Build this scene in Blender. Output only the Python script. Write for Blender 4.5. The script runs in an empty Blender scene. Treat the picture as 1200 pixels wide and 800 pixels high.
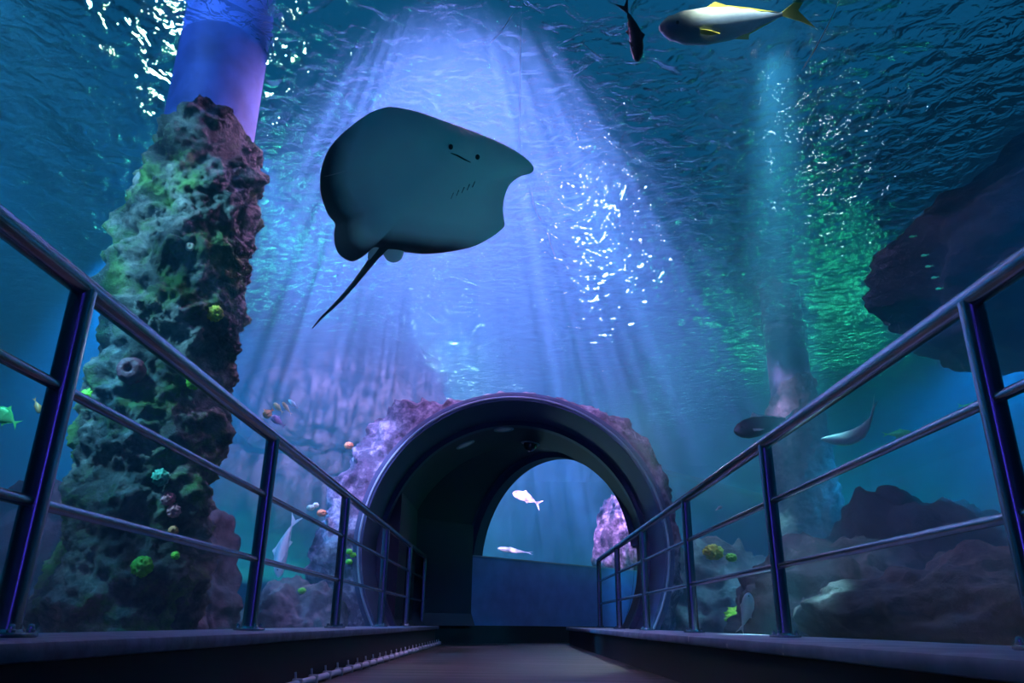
import bpy, bmesh, math, random
from mathutils import Vector, Matrix, Euler, noise
random.seed(7)
sc = bpy.context.scene
COL = sc.collection
PI = math.pi

# ------------------------------------------------------------------ camera
EYE = 0.31                      # eye height over the walkway
F, PITCH, ROLL = 880.0, math.radians(20.56), 0.013
cd = bpy.data.cameras.new('camera'); cam = bpy.data.objects.new('camera', cd); COL.objects.link(cam)
cd.sensor_width = 36.0; cd.lens = F * 36.0 / 1200.0; cd.clip_start = 0.02; cd.clip_end = 200
ROT = Matrix.Rotation(PI / 2 + PITCH, 3, 'X') @ Matrix.Rotation(ROLL, 3, 'Z')
cam.matrix_world = Matrix.Translation((0, 0, EYE)) @ ROT.to_4x4()
sc.camera = cam
CAMP = Vector((0, 0, EYE))

def ray(u, v):
    return ROT @ Vector(((u - 600) / F, (400 - v) / F, -1.0))
def W(u, v, y):                 # the point of that view line that lies y metres ahead
    d = ray(u, v); return CAMP + d * (y / d.y)
def on_plane(u, v, p, n):
    d = ray(u, v); return CAMP + d * ((p - CAMP).dot(n) / d.dot(n))

# ------------------------------------------------------------------ helpers
def N(mat, t, **kw):
    n = mat.node_tree.nodes.new(t)
    for k, v in kw.items():
        if k in n.inputs: n.inputs[k].default_value = v
        else: setattr(n, k, v)
    return n
def L(mat, a, b): mat.node_tree.links.new(a, b)
def new_mat(name):
    m = bpy.data.materials.new(name); m.use_nodes = True
    m.node_tree.nodes.clear()
    out = m.node_tree.nodes.new('ShaderNodeOutputMaterial')
    return m, out
def c4(c): return (c[0], c[1], c[2], 1.0)
def ramp(m, stops):
    r = N(m, 'ShaderNodeValToRGB')
    e = r.color_ramp.elements
    while len(e) > 1: e.remove(e[-1])
    e[0].position = stops[0][0]; e[0].color = c4(stops[0][1])
    for p, c in stops[1:]:
        x = e.new(p); x.color = c4(c)
    return r
def simple(name, col, rough=0.5, metal=0.0, bump=0.0, bscale=20.0, var=0.0):
    m, out = new_mat(name)
    b = N(m, 'ShaderNodeBsdfPrincipled')
    b.inputs['Base Color'].default_value = c4(col); b.inputs['Roughness'].default_value = rough; b.inputs['Metallic'].default_value = metal
    L(m, b.outputs[0], out.inputs[0])
    if bump or var:
        tc = N(m, 'ShaderNodeTexCoord'); nz = N(m, 'ShaderNodeTexNoise', Scale=bscale, Detail=6.0)
        L(m, tc.outputs['Object'], nz.inputs['Vector'])
        if bump:
            bp = N(m, 'ShaderNodeBump', Strength=bump, Distance=0.02)
            L(m, nz.outputs[0], bp.inputs['Height']); L(m, bp.outputs[0], b.inputs['Normal'])
        if var:
            r = ramp(m, [(0.3, tuple(x * (1 - var) for x in col)), (0.7, tuple(min(1, x * (1 + var)) for x in col))])
            L(m, nz.outputs[0], r.inputs[0]); L(m, r.outputs[0], b.inputs['Base Color'])
    return m
def rock_mat(name, stops, scale=2.5, bump=0.9, bscale=9.0, patch=None, pscale=1.7, plo=.52, phi=.6):
    m, out = new_mat(name)
    b = N(m, 'ShaderNodeBsdfPrincipled', Roughness=0.85); L(m, b.outputs[0], out.inputs[0])
    tc = N(m, 'ShaderNodeTexCoord')
    n1 = N(m, 'ShaderNodeTexNoise', Scale=scale, Detail=9.0, Roughness=0.65); L(m, tc.outputs['Object'], n1.inputs['Vector'])
    r = ramp(m, stops); L(m, n1.outputs[0], r.inputs[0])
    colour = r.outputs[0]
    if patch:
        n3 = N(m, 'ShaderNodeTexNoise', Scale=pscale, Detail=7.0, Roughness=0.7); L(m, tc.outputs['Object'], n3.inputs['Vector'])
        r3 = ramp(m, [(plo, (0, 0, 0)), (phi, (1, 1, 1))]); L(m, n3.outputs[0], r3.inputs[0])
        mx = N(m, 'ShaderNodeMix', data_type='RGBA')
        L(m, r3.outputs[0], mx.inputs['Factor']); L(m, colour, mx.inputs['A']); mx.inputs['B'].default_value = c4(patch)
        colour = mx.outputs['Result']
        # the Mix node lists one A/B per data type: link the colour ones
        for l in list(m.node_tree.links):
            if l.to_node == mx and l.to_socket.name in ('A',): m.node_tree.links.remove(l)
        L(m, r.outputs[0], mx.inputs[6]); mx.inputs[7].default_value = c4(patch); colour = mx.outputs[2]
    L(m, colour, b.inputs['Base Color'])
    n2 = N(m, 'ShaderNodeTexNoise', Scale=bscale, Detail=9.0, Roughness=0.75); L(m, tc.outputs['Object'], n2.inputs['Vector'])
    bp = N(m, 'ShaderNodeBump', Strength=bump, Distance=0.08)
    L(m, n2.outputs[0], bp.inputs['Height']); L(m, bp.outputs[0], b.inputs['Normal'])
    return m

def tag(o, label=None, cat=None, group=None, kind=None):
    if label: o['label'] = label
    if cat: o['category'] = cat
    if group: o['group'] = group
    if kind: o['kind'] = kind
    return o
def empty(name, loc=(0, 0, 0)):
    o = bpy.data.objects.new(name, None); COL.objects.link(o); o.location = loc; o.empty_display_size = .1
    return o
def obj(name, bm, mats, parent=None, smooth=True, world=None, auto=None):
    me = bpy.data.meshes.new(name)
    bmesh.ops.recalc_face_normals(bm, faces=bm.faces[:])
    bm.to_mesh(me); bm.free()
    for m in (mats if isinstance(mats, (list, tuple)) else [mats]): me.materials.append(m)
    me.polygons.foreach_set('use_smooth', [smooth] * len(me.polygons))
    if smooth and auto:
        me.set_sharp_from_angle(angle=math.radians(auto))
    o = bpy.data.objects.new(name, me); COL.objects.link(o)
    if parent:
        o.parent = parent
    if world is not None: o.matrix_world = world
    return o
def box(bm, lo, hi, bev=0.0, seg=2, mi=0):
    lo, hi = Vector(lo), Vector(hi)
    r = bmesh.ops.create_cube(bm, size=1.0)
    vs = r['verts']
    for v in vs:
        v.co = Vector([lo[i] + (hi[i] - lo[i]) * (v.co[i] + .5) for i in range(3)])
    fs = {f for v in vs for f in v.link_faces}
    if bev:
        es = {e for v in vs for e in v.link_edges}
        r2 = bmesh.ops.bevel(bm, geom=list(es), offset=bev, segments=seg, profile=.5, affect='EDGES')
        fs = set(r2['faces']) | {f for f in fs if f.is_valid}
    for f in fs: f.material_index = mi
def tube(bm, pts, rad, seg=16, caps=True, mi=0):
    pts = [Vector(p) for p in pts]; n = len(pts)
    rads = rad if isinstance(rad, (list, tuple)) else [rad] * n
    rings = []; up = None
    for i, p in enumerate(pts):
        t = (pts[min(i + 1, n - 1)] - pts[max(i - 1, 0)]).normalized()
        if up is None:
            up = Vector((0, 0, 1)) if abs(t.z) < .9 else Vector((1, 0, 0))
        a = t.cross(up).normalized(); b = a.cross(t).normalized(); up = b
        rings.append([bm.verts.new(p + (a * math.cos(2 * PI * k / seg) + b * math.sin(2 * PI * k / seg)) * rads[i]) for k in range(seg)])
    for i in range(n - 1):
        for k in range(seg):
            f = bm.faces.new((rings[i][k], rings[i][(k + 1) % seg], rings[i + 1][(k + 1) % seg], rings[i + 1][k])); f.material_index = mi
    if caps:
        for r in (rings[0], rings[-1]):
            f = bm.faces.new(r); f.material_index = mi
    return rings
def lathe(bm, prof, seg=24, M=None, mi=0):         # prof: (radius, z)
    rings = []
    for r, z in prof:
        rings.append([bm.verts.new((r * math.cos(2 * PI * k / seg), r * math.sin(2 * PI * k / seg), z)) for k in range(seg)])
    for i in range(len(prof) - 1):
        for k in range(seg):
            f = bm.faces.new((rings[i][k], rings[i][(k + 1) % seg], rings[i + 1][(k + 1) % seg], rings[i + 1][k])); f.material_index = mi
    for r in (rings[0], rings[-1]):
        f = bm.faces.new(r); f.material_index = mi
    if M is not None:
        for r in rings:
            for v in r: v.co = M @ v.co
def grid_faces(bm, rows, close=False, mi=0):
    for a, b in zip(rows[:-1], rows[1:]):
        n = len(a)
        for k in range(n if close else n - 1):
            f = bm.faces.new((a[k], a[(k + 1) % n], b[(k + 1) % n], b[k])); f.material_index = mi
def fbm(p, octs=5, lac=2.1, gain=.5):
    s, a, f = 0.0, 1.0, 1.0
    for _ in range(octs):
        s += a * noise.noise(p * f); a *= gain; f *= lac
    return s
def interp(tab, x):
    if x <= tab[0][0]: return tab[0][1]
    for (a, b), (c, d) in zip(tab[:-1], tab[1:]):
        if x <= c:
            t = (x - a) / (c - a); t = t * t * (3 - 2 * t); return b + (d - b) * t
    return tab[-1][1]

# ------------------------------------------------------------------ materials
M_steel = simple('brushed_steel', (0.42, 0.44, 0.48), 0.24, 1.0)
M_cap = simple('ledge_paint', (0.10, 0.16, 0.24), 0.5, 0, .25, 14, .35)
M_dark = simple('black_paint', (0.012, 0.013, 0.017), 0.6)
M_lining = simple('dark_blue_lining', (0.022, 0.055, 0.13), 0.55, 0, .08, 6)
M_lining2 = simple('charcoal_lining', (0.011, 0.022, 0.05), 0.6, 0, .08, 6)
M_panel = simple('blue_wall_paint', (0.10, 0.24, 0.48), 0.6, 0, .1, 5, .12)
M_bead = simple('grey_bead', (0.22, 0.32, 0.42), 0.4)
M_plastic = simple('pale_plastic', (0.65, 0.68, 0.7), 0.35)
M_strip = simple('clear_strip', (0.8, 0.82, 0.9), 0.3)
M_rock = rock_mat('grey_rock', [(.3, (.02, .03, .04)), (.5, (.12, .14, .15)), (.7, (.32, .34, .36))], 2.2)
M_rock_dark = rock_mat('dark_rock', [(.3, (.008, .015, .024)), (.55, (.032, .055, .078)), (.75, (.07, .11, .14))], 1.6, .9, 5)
M_rock_far = rock_mat('shadow_dark_rock', [(.3, (.003, .006, .010)), (.55, (.010, .018, .028)), (.75, (.02, .035, .05))], 1.2, .6, 4)  # shade of the far rocks put into the colour
M_rock_purple = rock_mat('coralline_rock', [(.38, (.02, .02, .045)), (.5, (.18, .16, .28)), (.62, (.60, .54, .72))], 5.0, 1.0, 12,
                         patch=(.13, .11, .20), pscale=2.4)
M_pillar_rock = rock_mat('algae_rock', [(.34, (.012, .02, .025)), (.5, (.11, .15, .15)), (.66, (.42, .46, .46))], 3.4, 1.0, 11,
                         patch=(.10, .28, .07), pscale=2.1, plo=.5, phi=.62)
M_shaft = simple('smooth_shaft', (0.13, 0.24, 0.62), 0.6, 0, .3, 3, .4)
M_shaft_dark = simple('dark_shaft', (0.06, 0.09, 0.14), 0.8, 0, .3, 3, .4)
M_sand = rock_mat('sand', [(.3, (.04, .055, .045)), (.5, (.08, .10, .08)), (.7, (.14, .15, .12))], 3.0, .5, 12)
M_tank = simple('tank_paint', (0.02, 0.16, 0.26), 0.8, 0, .3, 1.2, .35)
def coral_mat(name, col): return simple(name, col, .6, 0, .6, 40, .3)
M_yel = coral_mat('yellow_coral', (.75, .68, .06)); M_gre = coral_mat('green_coral', (.22, .75, .06))
M_ora = coral_mat('orange_coral', (.85, .30, .12)); M_pnk = coral_mat('pink_coral', (.70, .25, .30))
M_whi = coral_mat('white_coral', (.75, .75, .62)); M_pur = coral_mat('purple_sponge', (.16, .05, .08))
M_teal = coral_mat('teal_coral', (.08, .45, .30))

def wood_mat():
    m, out = new_mat('walkway_boards')
    b = N(m, 'ShaderNodeBsdfPrincipled', Roughness=.45); L(m, b.outputs[0], out.inputs[0])
    tc = N(m, 'ShaderNodeTexCoord'); mp = N(m, 'ShaderNodeMapping'); mp.inputs['Scale'].default_value = (.5, 9, 1)
    L(m, tc.outputs['Object'], mp.inputs['Vector'])
    nz = N(m, 'ShaderNodeTexNoise', Scale=1.6, Detail=8.0, Roughness=.65); L(m, mp.outputs[0], nz.inputs['Vector'])
    r = ramp(m, [(.40, (.010, .009, .010)), (.5, (.045, .038, .038)), (.60, (.12, .10, .10))]); L(m, nz.outputs[0], r.inputs[0])
    wv = N(m, 'ShaderNodeTexWave', Scale=1.1, bands_direction='Y'); L(m, tc.outputs['Object'], wv.inputs['Vector'])
    r2 = ramp(m, [(.0, (.15, .15, .15)), (.06, (1, 1, 1))]); L(m, wv.outputs[0], r2.inputs[0])
    mx = N(m, 'ShaderNodeMix', data_type='RGBA', blend_type='MULTIPLY'); mx.inputs[0].default_value = 1
    L(m, r.outputs[0], mx.inputs[6]); L(m, r2.outputs[0], mx.inputs[7]); L(m, mx.outputs[2], b.inputs['Base Color'])
    bp = N(m, 'ShaderNodeBump', Strength=.4, Distance=.01); L(m, nz.outputs[0], bp.inputs['Height']); L(m, bp.outputs[0], b.inputs['Normal'])
    return m
M_wood = wood_mat()

def cap_mat():
    m, out = new_mat('chipped_ledge_paint')
    b = N(m, 'ShaderNodeBsdfPrincipled', Roughness=.5); L(m, b.outputs[0], out.inputs[0])
    tc = N(m, 'ShaderNodeTexCoord')
    n1 = N(m, 'ShaderNodeTexNoise', Scale=5.0, Detail=8.0); L(m, tc.outputs['Object'], n1.inputs['Vector'])
    r1 = ramp(m, [(.35, (.10, .16, .25)), (.65, (.20, .28, .40))]); L(m, n1.outputs[0], r1.inputs[0])
    n2 = N(m, 'ShaderNodeTexNoise', Scale=9.0, Detail=9.0, Roughness=.6); L(m, tc.outputs['Object'], n2.inputs['Vector'])
    r2 = ramp(m, [(.66, (0, 0, 0)), (.68, (1, 1, 1))]); L(m, n2.outputs[0], r2.inputs[0])
    mx = N(m, 'ShaderNodeMix', data_type='RGBA'); L(m, r2.outputs[0], mx.inputs[0]); L(m, r1.outputs[0], mx.inputs[6]); mx.inputs[7].default_value = (.5, .5, .5, 1)
    L(m, mx.outputs[2], b.inputs['Base Color'])
    bp = N(m, 'ShaderNodeBump', Strength=.3, Distance=.01); L(m, n1.outputs[0], bp.inputs['Height']); L(m, bp.outputs[0], b.inputs['Normal'])
    return m
M_chip = cap_mat()

def acrylic_mat():
    m, out = new_mat('clear_acrylic')
    lw = N(m, 'ShaderNodeLayerWeight', Blend=.5)
    p5 = N(m, 'ShaderNodeMath', operation='POWER'); L(m, lw.outputs['Facing'], p5.inputs[0]); p5.inputs[1].default_value = 5.0
    fr = N(m, 'ShaderNodeMath', operation='MULTIPLY_ADD'); L(m, p5.outputs[0], fr.inputs[0]); fr.inputs[1].default_value = .22; fr.inputs[2].default_value = .006
    tr = N(m, 'ShaderNodeBsdfTransparent'); tr.inputs[0].default_value = (.97, .99, 1, 1)
    gl = N(m, 'ShaderNodeBsdfGlossy', Roughness=.32); gl.inputs[0].default_value = (.8, .85, .9, 1)
    mx = N(m, 'ShaderNodeMixShader')
    L(m, fr.outputs[0], mx.inputs[0]); L(m, tr.outputs[0], mx.inputs[1]); L(m, gl.outputs[0], mx.inputs[2]); L(m, mx.outputs[0], out.inputs[0])
    return m
M_glass = acrylic_mat()

def water_body_mat():
    m, out = new_mat('tank_water')
    s = N(m, 'ShaderNodeVolumeScatter', Density=WATER_S, Anisotropy=.25); s.inputs['Color'].default_value = c4(WATER_SC)
    a = N(m, 'ShaderNodeVolumeAbsorption', Density=WATER_A); a.inputs['Color'].default_value = c4(WATER_AC)
    ad = N(m, 'ShaderNodeAddShader'); L(m, s.outputs[0], ad.inputs[0]); L(m, a.outputs[0], ad.inputs[1]); L(m, ad.outputs[0], out.inputs['Volume'])
    return m
def water_surface_mat():
    m, out = new_mat('rippled_water_surface')
    tc = N(m, 'ShaderNodeTexCoord')
    mp = N(m, 'ShaderNodeMapping'); mp.inputs['Scale'].default_value = (1.0, 1.0, 1.0); mp.inputs['Rotation'].default_value = (0, 0, .5)
    L(m, tc.outputs['Object'], mp.inputs['Vector'])
    n1 = N(m, 'ShaderNodeTexNoise', Scale=5.0, Detail=3.0, Roughness=.5, Distortion=.8); L(m, mp.outputs[0], n1.inputs['Vector'])
    n2 = N(m, 'ShaderNodeTexNoise', Scale=1.1, Detail=2.0, Roughness=.5, Distortion=.4); L(m, mp.outputs[0], n2.inputs['Vector'])
    b1 = N(m, 'ShaderNodeBump', Strength=1.0, Distance=RIP1); L(m, n1.outputs[0], b1.inputs['Height'])
    b2 = N(m, 'ShaderNodeBump', Strength=1.0, Distance=RIP2); L(m, n2.outputs[0], b2.inputs['Height']); L(m, b1.outputs[0], b2.inputs['Normal'])
    g = N(m, 'ShaderNodeBsdfGlass', Roughness=0.0, IOR=1.2); L(m, b2.outputs[0], g.inputs['Normal'])
    t = N(m, 'ShaderNodeBsdfTransparent')
    mx = N(m, 'ShaderNodeMixShader'); mx.inputs[0].default_value = .72
    L(m, t.outputs[0], mx.inputs[1]); L(m, g.outputs[0], mx.inputs[2]); L(m, mx.outputs[0], out.inputs[0])
    return m

# ------------------------------------------------------------------ dimensions
R = 1.76; CX = 0.05; CZ = EYE + .83           # bore of the walk-through tunnel
Y0, Y1 = -4.0, 9.0                            # acrylic stretch
LEDGE = EYE - .05
SURF = EYE + 4.42                             # water level
BEND = Vector((CX, 11.28, 0)); AX2 = Vector((1, 1, 0)).normalized(); NL2 = Vector((-1, 1, 0)).normalized()
WATER_S, WATER_A = .065, .085
WATER_SC, WATER_AC = (.15, .57, 1.0), (.03, .57, .90)
RIP1, RIP2 = .068, .085

def arc_pts(r, a0, a1, n): return [(r * math.cos(a0 + (a1 - a0) * k / n), r * math.sin(a0 + (a1 - a0) * k / n)) for k in range(n + 1)]
A_LOW = -math.asin((CZ - LEDGE) / R)          # angle at which the bore meets the ledge

# ------------------------------------------------------------------ the walk-through tunnel
# acrylic vault (13 m of it, with thickness)
def vault(name, place, y0, y1, n=72, t=.07, seam=None):
    bm = bmesh.new()
    rows = []
    for y in (y0, y1):
        row = []
        for rr, rev in ((R, 0), (R + t, 1)):
            pts = arc_pts(rr, A_LOW, PI - A_LOW, n)
            if rev: pts = pts[::-1]
            row += [bm.verts.new(place(x, y, z)) for x, z in pts]
        rows.append(row)
    grid_faces(bm, rows, close=True)
    for r_ in rows: bm.faces.new(r_)
    return obj(name, bm, M_glass, smooth=True, auto=40)
P1 = lambda x, y, z: (CX + x, y, CZ + z)
P2 = lambda x, s, z: tuple(BEND + AX2 * s - NL2 * x + Vector((0, 0, CZ + z)))
tag(vault('window_1', P1, Y0, Y1), 'clear acrylic vault arching over the railed walkway', 'tunnel glass', kind='structure')
tag(vault('window_2', P2, .75, 9.0), 'clear acrylic vault of the tunnel stretch beyond the dark portal', 'tunnel glass', kind='structure')

# fine scratches and the seam in the acrylic, plus drip reflections drawn as white threads
def on_vault(u, v, r=R - .002):
    d = ray(u, v); ox, oz = CAMP.x - CX, CAMP.z - CZ
    a = d.x ** 2 + d.z ** 2; b = 2 * (ox * d.x + oz * d.z); c = ox * ox + oz * oz - r * r
    return CAMP + d * ((-b + math.sqrt(b * b - 4 * a * c)) / (2 * a))
M_scratch_glint = simple('scratch_glint_white', (.8, .8, .85), .6)
for path, rad in (([(601, 14), (594, 27), (585, 40), (575, 50)], .0012), ([(682, 50), (690, 57), (698, 63), (706, 69)], .0010), ([(593, 218), (590, 228), (590, 240)], .0012),
                  ([(623, 225), (625, 240), (630, 252), (634, 258)], .0014), ([(642, 272), (645, 286), (650, 299)], .0013), ([(380, 207), (392, 204), (406, 200)], .0010),
                  ([(984, 0), (970, 30), (955, 58), (940, 82)], .0022), ([(611, 2), (610, 60), (609, 120), (608, 185)], .0006)):
    bm = bmesh.new(); tube(bm, [on_vault(*p) for p in path], [rad * .4] + [rad] * (len(path) - 2) + [rad * .4], 6)
    obj('scratch_glint', bm, M_scratch_glint, bpy.data.objects['window_1'])
# walkway floor
bm = bmesh.new(); box(bm, (-1.7, Y0, -.1), (7.5, 20, 0))
for v in bm.verts: pass
tag(obj('floor', bm, M_wood, smooth=False), 'dark boarded walkway floor between the two ledges', 'floor', kind='structure')

# ledges: dark knee wall with an overhanging painted cap
def ledge(name, xi, xo, y1, label, capm):
    s = 1 if xi > 0 else -1
    bm = bmesh.new(); box(bm, (min(xi + s * .05, xo), Y0, 0), (max(xi + s * .05, xo), y1 - .02, LEDGE - .045))
    w = obj(name, bm, M_dark, smooth=False)
    bm = bmesh.new(); box(bm, (min(xi, xo), Y0, LEDGE - .045), (max(xi, xo), y1, LEDGE), .012, 2)
    c = obj('ledge_cap', bm, capm, w, auto=40); c['label'] = 'blue painted cap of the ledge'
    return tag(w, label, 'ledge', kind='structure')
ledge('wall_left', -1.05, -1.60, 12.2, 'low dark ledge with blue cap under the railing beside the rock pillar', M_cap)
ledge('wall_right', .95, 1.70, 13.2, 'low dark ledge with chipped blue cap under the railing opposite the rock pillar', M_chip)
# unseen wall added behind the viewer to keep world light out
bm = bmesh.new(); box(bm, (-2, Y0 - .2, 0), (2.1, Y0, 3.2))
tag(obj('wall_back_blocker', bm, M_dark, smooth=False), 'added dark wall shutting light out of the walkway behind the viewer', 'wall', kind='structure')

# light strip along the floor
bm = bmesh.new(); tube(bm, [(-1.02, y, .022) for y in (2.0, 5, 8, 12.1)], .018, 10)
rl = obj('strip_light', bm, M_strip)
tag(rl, 'thin pale strip light tube along the floor at the foot of the ledge', 'strip light')
for k in range(26):
    y = 4.0 + k * .32
    bm = bmesh.new(); box(bm, (-1.045, y - .012, .0), (-.995, y + .012, .046), .004, 1)
    tube(bm, [(-1.03, y, .04), (-1.035, y, .075)], .006, 6)
    obj('clip', bm, M_plastic, rl)

# railings
def bend_tube(bm, path, r, seg=18): tube(bm, path, r, seg)
ZR, ZM1, ZM2 = EYE + .945, EYE + .625, EYE + .295
def railing(x, ys, label):
    root = empty('railing', (x, ys[0], LEDGE)); yend = ys[-1]; y0 = -.6
    inv = Matrix.Translation((-x, -ys[0], -LEDGE))
    def add(name, bm, par=None):
        for v in bm.verts: v.co = inv @ v.co
        return obj(name, bm, M_steel, par or root, auto=50)
    bm = bmesh.new()
    path = [(x, y0, ZR), (x, yend - .10, ZR)] + [(x, yend - .10 + .10 * math.sin(a), ZR - .10 + .10 * math.cos(a)) for a in (PI / 8, PI / 4, 3 * PI / 8, PI / 2)] + [(x, yend, ZR - .2)]
    tube(bm, path, .034, 24); add('handrail', bm)
    for z in (ZM1, ZM2):
        bm = bmesh.new(); tube(bm, [(x, y0, z), (x, yend, z)], .0165, 14); add('mid_rail', bm)
    for y in ys:
        bm = bmesh.new()
        # post of stadium section: wide across, rounded to both sides
        prof = []
        for k in range(28):
            a = 2 * PI * k / 28
            prof.append((math.copysign(abs(math.cos(a)) ** .7, math.cos(a)) * .036, math.copysign(abs(math.sin(a)) ** .8, math.sin(a)) * .030))
        rows = [[bm.verts.new((x + px, y + py, z)) for px, py in prof] for z in (LEDGE, ZR - .01)]
        grid_faces(bm, rows, close=True)
        for r_ in rows: bm.faces.new(r_)
        post = add('post', bm)
        bm = bmesh.new(); lathe(bm, [(.074, 0), (.078, .003), (.078, .009), (.074, .012), (.045, .013), (.042, .02)], 28, Matrix.Translation((x, y, LEDGE)))
        bp = add('base_plate', bm, post)
        for k in range(4):
            a = PI / 4 + k * PI / 2
            bm = bmesh.new(); lathe(bm, [(.011, 0), (.011, .008), (.008, .010), (.008, .018), (.004, .022)], 10, Matrix.Translation((x + .06 * math.cos(a), y + .06 * math.sin(a), LEDGE + .011)))
            add('bolt', bm, post)
    return tag(root, label, 'railing')
railing(-1.31, [.1, 2.1, 4.07, 6.07, 8.2, 10.2, 12.05], 'steel railing with two mid rails on the ledge beside the rock clad pillar')
railing(1.40, [.1, 2.1, 4.07, 6.05, 8.1, 10.1, 12.2], 'steel railing with two mid rails on the chipped ledge opposite the rock clad pillar')

# ------------------------------------------------------------------ portal
A0 = A_LOW - .02
def shell(bm, profile, place, n=80, a0=A0, close=False):      # profile of (r, y) swept round the bore
    rows = []
    for r, y in profile:
        rows.append([bm.verts.new(place(px, y, pz)) for px, pz in arc_pts(r, a0, PI - a0, n)])
    grid_faces(bm, rows)
    return rows
def miter(v):                                                  # cut at the bend plane
    return v
portal = empty('wall_portal', (CX, Y1, CZ))
portal.name = 'wall_portal'
tag(portal, 'dark blue ring portal with stepped lining that ends the acrylic vault', 'portal', kind='structure')
def padd(name, bm, m, auto=35):
    for v in bm.verts: v.co -= Vector((CX, Y1, CZ))
    return obj(name, bm, m, portal, auto=auto)
HB = math.tan(math.radians(22.5))
bm = bmesh.new()
prof = [(R + .10, Y1 + .35), (R + .10, Y1 - .03), (R + .02, Y1 - .03), (R - .005, Y1 - .02), (R - .005, Y1 + .95), (R - .07, Y1 + .95), (R - .07, Y1 + 1.1)]
shell(bm, prof, P1)
padd('outer_ring', bm, M_lining)
bm = bmesh.new()
tube(bm, [P1(x, Y1 - .035, z) for x, z in arc_pts(R + .035, A0, PI - A0, 90)], .014, 8); padd('bead', bm, M_bead)
# inner lining to the bend
bm = bmesh.new(); rows = []
for t in (0, 1):
    row = []
    for px, pz in arc_pts(R - .07, A0, PI - A0, 80):
        ym = BEND.y - px * HB                                 # the mitre of the two bores
        row.append(bm.verts.new(P1(px, Y1 + 1.1 if t == 0 else ym, pz)))
    rows.append(row)
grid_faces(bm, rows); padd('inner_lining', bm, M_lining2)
bm = bmesh.new(); rows = []
for t in (0, 1):
    row = []
    for px, pz in arc_pts(R - .07, A0, PI - A0, 80):
        s = px * HB
        row.append(bm.verts.new(P2(px, min(px * HB, .62) if t == 0 else .63, pz)))
    rows.append(row)
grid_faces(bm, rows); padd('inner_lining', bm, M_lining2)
# second ring, where the next acrylic stretch begins
bm = bmesh.new()
shell(bm, [(R + .1, .95), (R + .1, .58), (R - .075, .58), (R - .075, .63), (R - .14, .70), (R - .14, .9), (R, .95)], P2, a0=.10)
padd('inner_ring', bm, M_lining)
# vertical panels below the lining, with a dark beam on top
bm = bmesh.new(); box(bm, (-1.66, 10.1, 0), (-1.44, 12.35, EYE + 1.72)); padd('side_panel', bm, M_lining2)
bm = bmesh.new(); box(bm, (-1.66, 10.1, EYE + 1.72), (-1.40, 12.2, EYE + 1.80)); padd('beam', bm, M_dark)
# diagonal wall under the next window
def diag_box(bm, s0, s1, o0, o1, z0, z1):
    vs = []
    for z in (z0, z1):
        for s, o in ((s0, o0), (s1, o0), (s1, o1), (s0, o1)):
            p = BEND + AX2 * s + NL2 * o; vs.append(bm.verts.new((p.x, p.y, z)))
    for f in ((0, 1, 2, 3), (4, 5, 6, 7), (0, 1, 5, 4), (1, 2, 6, 5), (2, 3, 7, 6), (3, 0, 4, 7)): bm.faces.new([vs[i] for i in f])
bm = bmesh.new(); diag_box(bm, -.6, 9, 1.60, 1.85, .27, EYE + 1.03)
wd = obj('wall_far', bm, M_panel, smooth=False); tag(wd, 'blue grey wall below the far window where the walkway turns', 'wall', kind='structure')
bm = bmesh.new(); diag_box(bm, -.75, .62, 1.54, 1.85, .27, EYE + 1.74); obj('corner_panel', bm, M_lining2, wd, smooth=False)
bm = bmesh.new(); diag_box(bm, -.75, .60, 1.50, 1.85, EYE + 1.74, EYE + 1.83); obj('beam', bm, M_dark, wd, smooth=False)
bm = bmesh.new(); diag_box(bm, -.75, 9, 1.52, 1.85, 0, .27); obj('baseboard', bm, M_dark, wd, smooth=False)
bm = bmesh.new(); diag_box(bm, .6, 9, 1.585, 1.85, EYE + 1.03, EYE + 1.05); obj('sill', bm, M_bead, wd, smooth=False)
# downlights and camera dome in the portal ceiling
def ceiling_fit(u, v, y, label, name, dome=False):
    p = W(u, v, y); ang = math.atan2(p.z - CZ, p.x - CX); rr = R - .07
    base = Vector((CX + rr * math.cos(ang), p.y, CZ + rr * math.sin(ang)))
    nrm = Vector((-math.cos(ang), 0, -math.sin(ang)))
    Mx = Matrix.Translation(base) @ nrm.to_track_quat('Z', 'Y').to_matrix().to_4x4()
    bm = bmesh.new(); lathe(bm, [(.14, -.02), (.14, .012), (.115, .018), (.105, .006)], 28)
    o = obj(name, bm, M_bead, world=Mx, auto=40)
    if dome:
        bm = bmesh.new(); lathe(bm, [(.10, .0), (.10, .03), (.09, .07), (.06, .105), (.02, .12)], 24)
        obj('dome', bm, simple('smoked_dome', (.03, .05, .07), .1), o)
    else:
        bm = bmesh.new(); lathe(bm, [(.104, .0), (.104, .008), (.02, .010)], 24)
        obj('lens', bm, M_plastic, o)
    tag(o, label, 'security camera' if dome else 'ceiling light')
ceiling_fit(590, 497, 10.15, 'round pale downlight at the crown of the portal ceiling', 'downlight')
ceiling_fit(543, 515, 10.5, 'round pale downlight on the sloping side of the portal ceiling', 'downlight')
ceiling_fit(622, 518, 10.95, 'small dark camera dome on the portal ceiling above the far window', 'camera_dome', True)

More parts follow.
